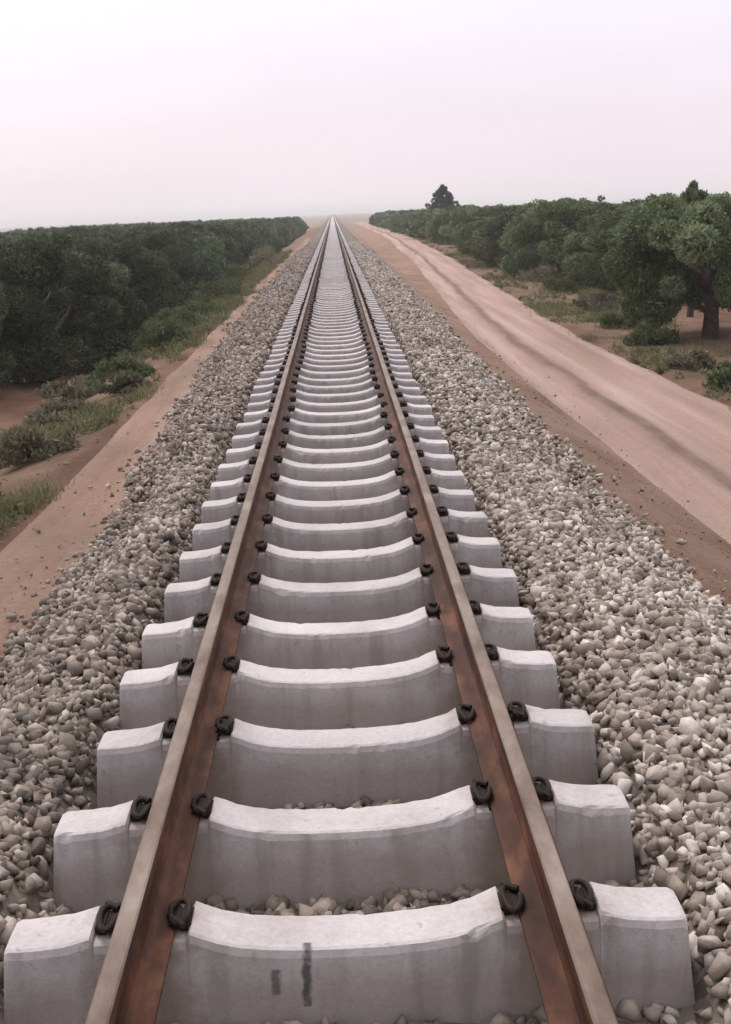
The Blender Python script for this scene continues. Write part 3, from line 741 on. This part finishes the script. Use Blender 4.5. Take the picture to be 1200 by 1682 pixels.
for a in [
    ('verge_bush', -3.30, 10.2, 0.42, 0.42, M_BUSH, 'dark green bush nearest the camera on the left verge, low by the path', GL),
    ('dry_bush', -3.30, 12.6, 0.50, 0.42, M_GREYBUSH, 'grey dry bush, second from the camera along the left path', GL),
    ('dry_bush', -3.75, 15.6, 0.55, 0.45, M_GREYBUSH, 'pale dry bush set back behind the grey bush on the left verge', GL),
    ('dry_bush', -3.05, 16.9, 0.38, 0.34, M_GREYBUSH, 'small straw bush right on the edge of the left path', GL),
    ('dry_bush', -4.3, 19.5, 0.6, 0.5, M_GREYBUSH, 'pale bush on bare soil in front of the left olive trees', GL),
    ('verge_bush', -3.35, 18.6, 0.55, 0.60, M_BUSH, 'round green bush beside a dry one, midway along the left path', GL),
    ('verge_bush', -3.20, 22.6, 0.60, 0.70, M_BUSH, 'leafy green bush touching the left path where the ballast edge narrows', GL),
    ('verge_bush', -3.35, 25.6, 0.65, 0.75, M_BUSH, 'fuller green bush just beyond the leafy one on the left path', GL),
    ('verge_bush', -3.45, 30.0, 0.75, 0.85, M_BUSH, 'wide green bush under the olive branches left of the path', GL),
    ('verge_bush', -3.45, 36.0, 0.80, 0.90, M_BUSH, 'tall green bush far along the left path, sixth green one from the camera', GL),
    ('verge_bush', -3.55, 46.0, 0.85, 0.95, M_BUSH, 'distant green bush standing against the dark left grove', GL),
    ('dry_bush', -3.35, 60.0, 0.95, 1.15, M_GREYBUSH, 'pale bush farthest along the left path, lighter than the grove behind', GL),
    ('verge_bush', 5.55, 16.6, 0.42, 0.40, M_BUSH, 'low green bush nearest the camera on the right edge of the dirt road', GR),
    ('dry_bush', 5.75, 19.2, 0.45, 0.38, M_GREYBUSH, 'straw coloured low bush, second along the right edge of the dirt road', GR),
    ('verge_bush', 6.05, 22.6, 0.55, 0.45, M_BUSH, 'olive green bush across the road from the bare tree trunk', GR),
    ('verge_bush', 6.2, 26.0, 0.5, 0.42, M_BUSH, 'small green bush just past the bare-trunked olive by the road', GR),
    ('dry_bush', 6.75, 30.5, 0.7, 0.5, M_GREYBUSH, 'pale straw bush at the foot of the right grove past the bare trunk', GR),
    ('verge_bush', 6.9, 36.5, 0.75, 0.6, M_BUSH, 'wider green bush between the road and the front of the right grove', GR),
    ('dry_bush', 7.3, 43.0, 0.9, 0.75, M_GREYBUSH, 'big pale dry bush beside the bend of the dirt road', GR),
    ('dry_bush', 8.1, 53.0, 1.0, 0.9, M_GREYBUSH, 'yellowish bush beyond the road bend, in front of the right grove', GR),
    ('verge_bush', 7.8, 68.0, 1.0, 0.9, M_BUSH, 'small far green bush where the road bends toward the track', GR),
    ('dry_bush', 7.7, 86.0, 1.1, 1.1, M_GREYBUSH, 'farthest pale bush near the dark pointed tree', GR),
]: bush(*a)

# grass and weeds of the verges
def grass_area(n, xf, y0, y1):
    y = y0+(y1-y0)*rng.random(n)**1.7; x = xf(y, rng.random(n))
    pn = fbm(x*0.6, y*0.5); keep = pn > 0.04+0.3*rng.random(n)
    x, y, pn = x[keep], y[keep], pn[keep]
    nb = 16; N = len(x)*nb
    tx = np.repeat(x, nb)+rng.normal(0, 0.10, N); ty = np.repeat(y, nb)+rng.normal(0, 0.07, N)
    h = np.repeat(rng.uniform(0.04, 0.19, len(x)), nb)*rng.uniform(0.5, 1.2, N)
    z = ground_z(tx, ty)-0.015
    a = rng.uniform(0, 6.28, N); ln = rng.uniform(0.2, 1.1, N)*h
    w = np.where(ty < 25, 0.0055, 0.010)
    B = np.stack([tx, ty, z], 1); T = B+np.stack([np.cos(a)*ln, np.sin(a)*ln, h], 1)
    s = np.stack([-np.sin(a)*w, np.cos(a)*w, 0*a], 1)
    V = np.stack([B-s, B+s, T], 1).reshape(-1, 3)
    t = np.clip(np.repeat(0.5-0.55*pn+rng.normal(0, 0.2, len(x)), nb)+rng.normal(0, 0.12, N), 0, 1)
    return V, np.arange(3*N).reshape(-1, 3), np.repeat(t, 3)
GA = [grass_area(9000, lambda y, u: -2.55-0.1*fbm(y*0.7, 0*y)-2.6*u**1.4, 5, 75), grass_area(9000, lambda y, u: road_x(y)+1.0+2.9*u**1.4, 9, 95)]
def weeds(n, xf, y0, y1, th):
    y = y0+(y1-y0)*rng.random(n)**1.6; x = xf(y, rng.random(n)); pn = fbm(x*0.5, y*0.35)
    k = pn > th+0.3*rng.random(n); x, y, pn = x[k], y[k], pn[k]
    r = rng.uniform(0.05, 0.20, len(x)); C_ = np.stack([x, y, ground_z(x, y)+r*0.45], 1)
    V, Fc, t = leaves(C_, r, 34, 0.085, 0.026, 0.9, 0.2, 0.7)
    return V, np.concatenate([Fc[:, [0, 1, 2]], Fc[:, [0, 2, 3]]]), np.clip(t*0.8, 0, 1)
GA += [weeds(2400, lambda y, u: -2.62-0.12*fbm(y*0.7, 0*y)-1.5*u**1.2, 7, 80, -0.22), weeds(1500, lambda y, u: road_x(y)+1.05+2.2*u**1.4, 10, 95, -0.08)]
off = 0; Vs, Fs, Ts = [], [], []
for v, f_, t_ in GA:
    Vs.append(v); Fs.append(f_+off); Ts.append(t_); off += len(v)
me = mesh_np('verge_grass', np.concatenate(Vs), np.concatenate(Fs), tone=np.concatenate(Ts))
o = link('verge_grass', me, M_GRASS); tag(o, 'dry and green grass growing along both verges', kind='stuff')

# ------------------------------------------------------------------ thin dry-season haze round camera and scene
bm = bmesh.new(); g = bmesh.ops.create_cube(bm, size=1.0)
bmesh.ops.transform(bm, matrix=Matrix.Translation((0, 1990, 2.0)) @ Matrix.Diagonal((5400, 4200, 14.0, 1)), verts=g['verts'])
me = bpy.data.meshes.new('haze'); bm.to_mesh(me); bm.free()
hm = bpy.data.materials.new('haze'); hm.use_nodes = True; t = hm.node_tree; t.nodes.clear()
ho = t.nodes.new('ShaderNodeOutputMaterial'); hv = t.nodes.new('ShaderNodeVolumePrincipled')
hv.inputs['Color'].default_value = (0.95, 0.93, 0.95, 1); hv.inputs['Density'].default_value = 0.0008; hv.inputs['Anisotropy'].default_value = 0.3
t.links.new(hv.outputs[0], ho.inputs['Volume'])
o = link('haze', me, hm); tag(o, 'thin pale haze over the whole plain', kind='stuff')
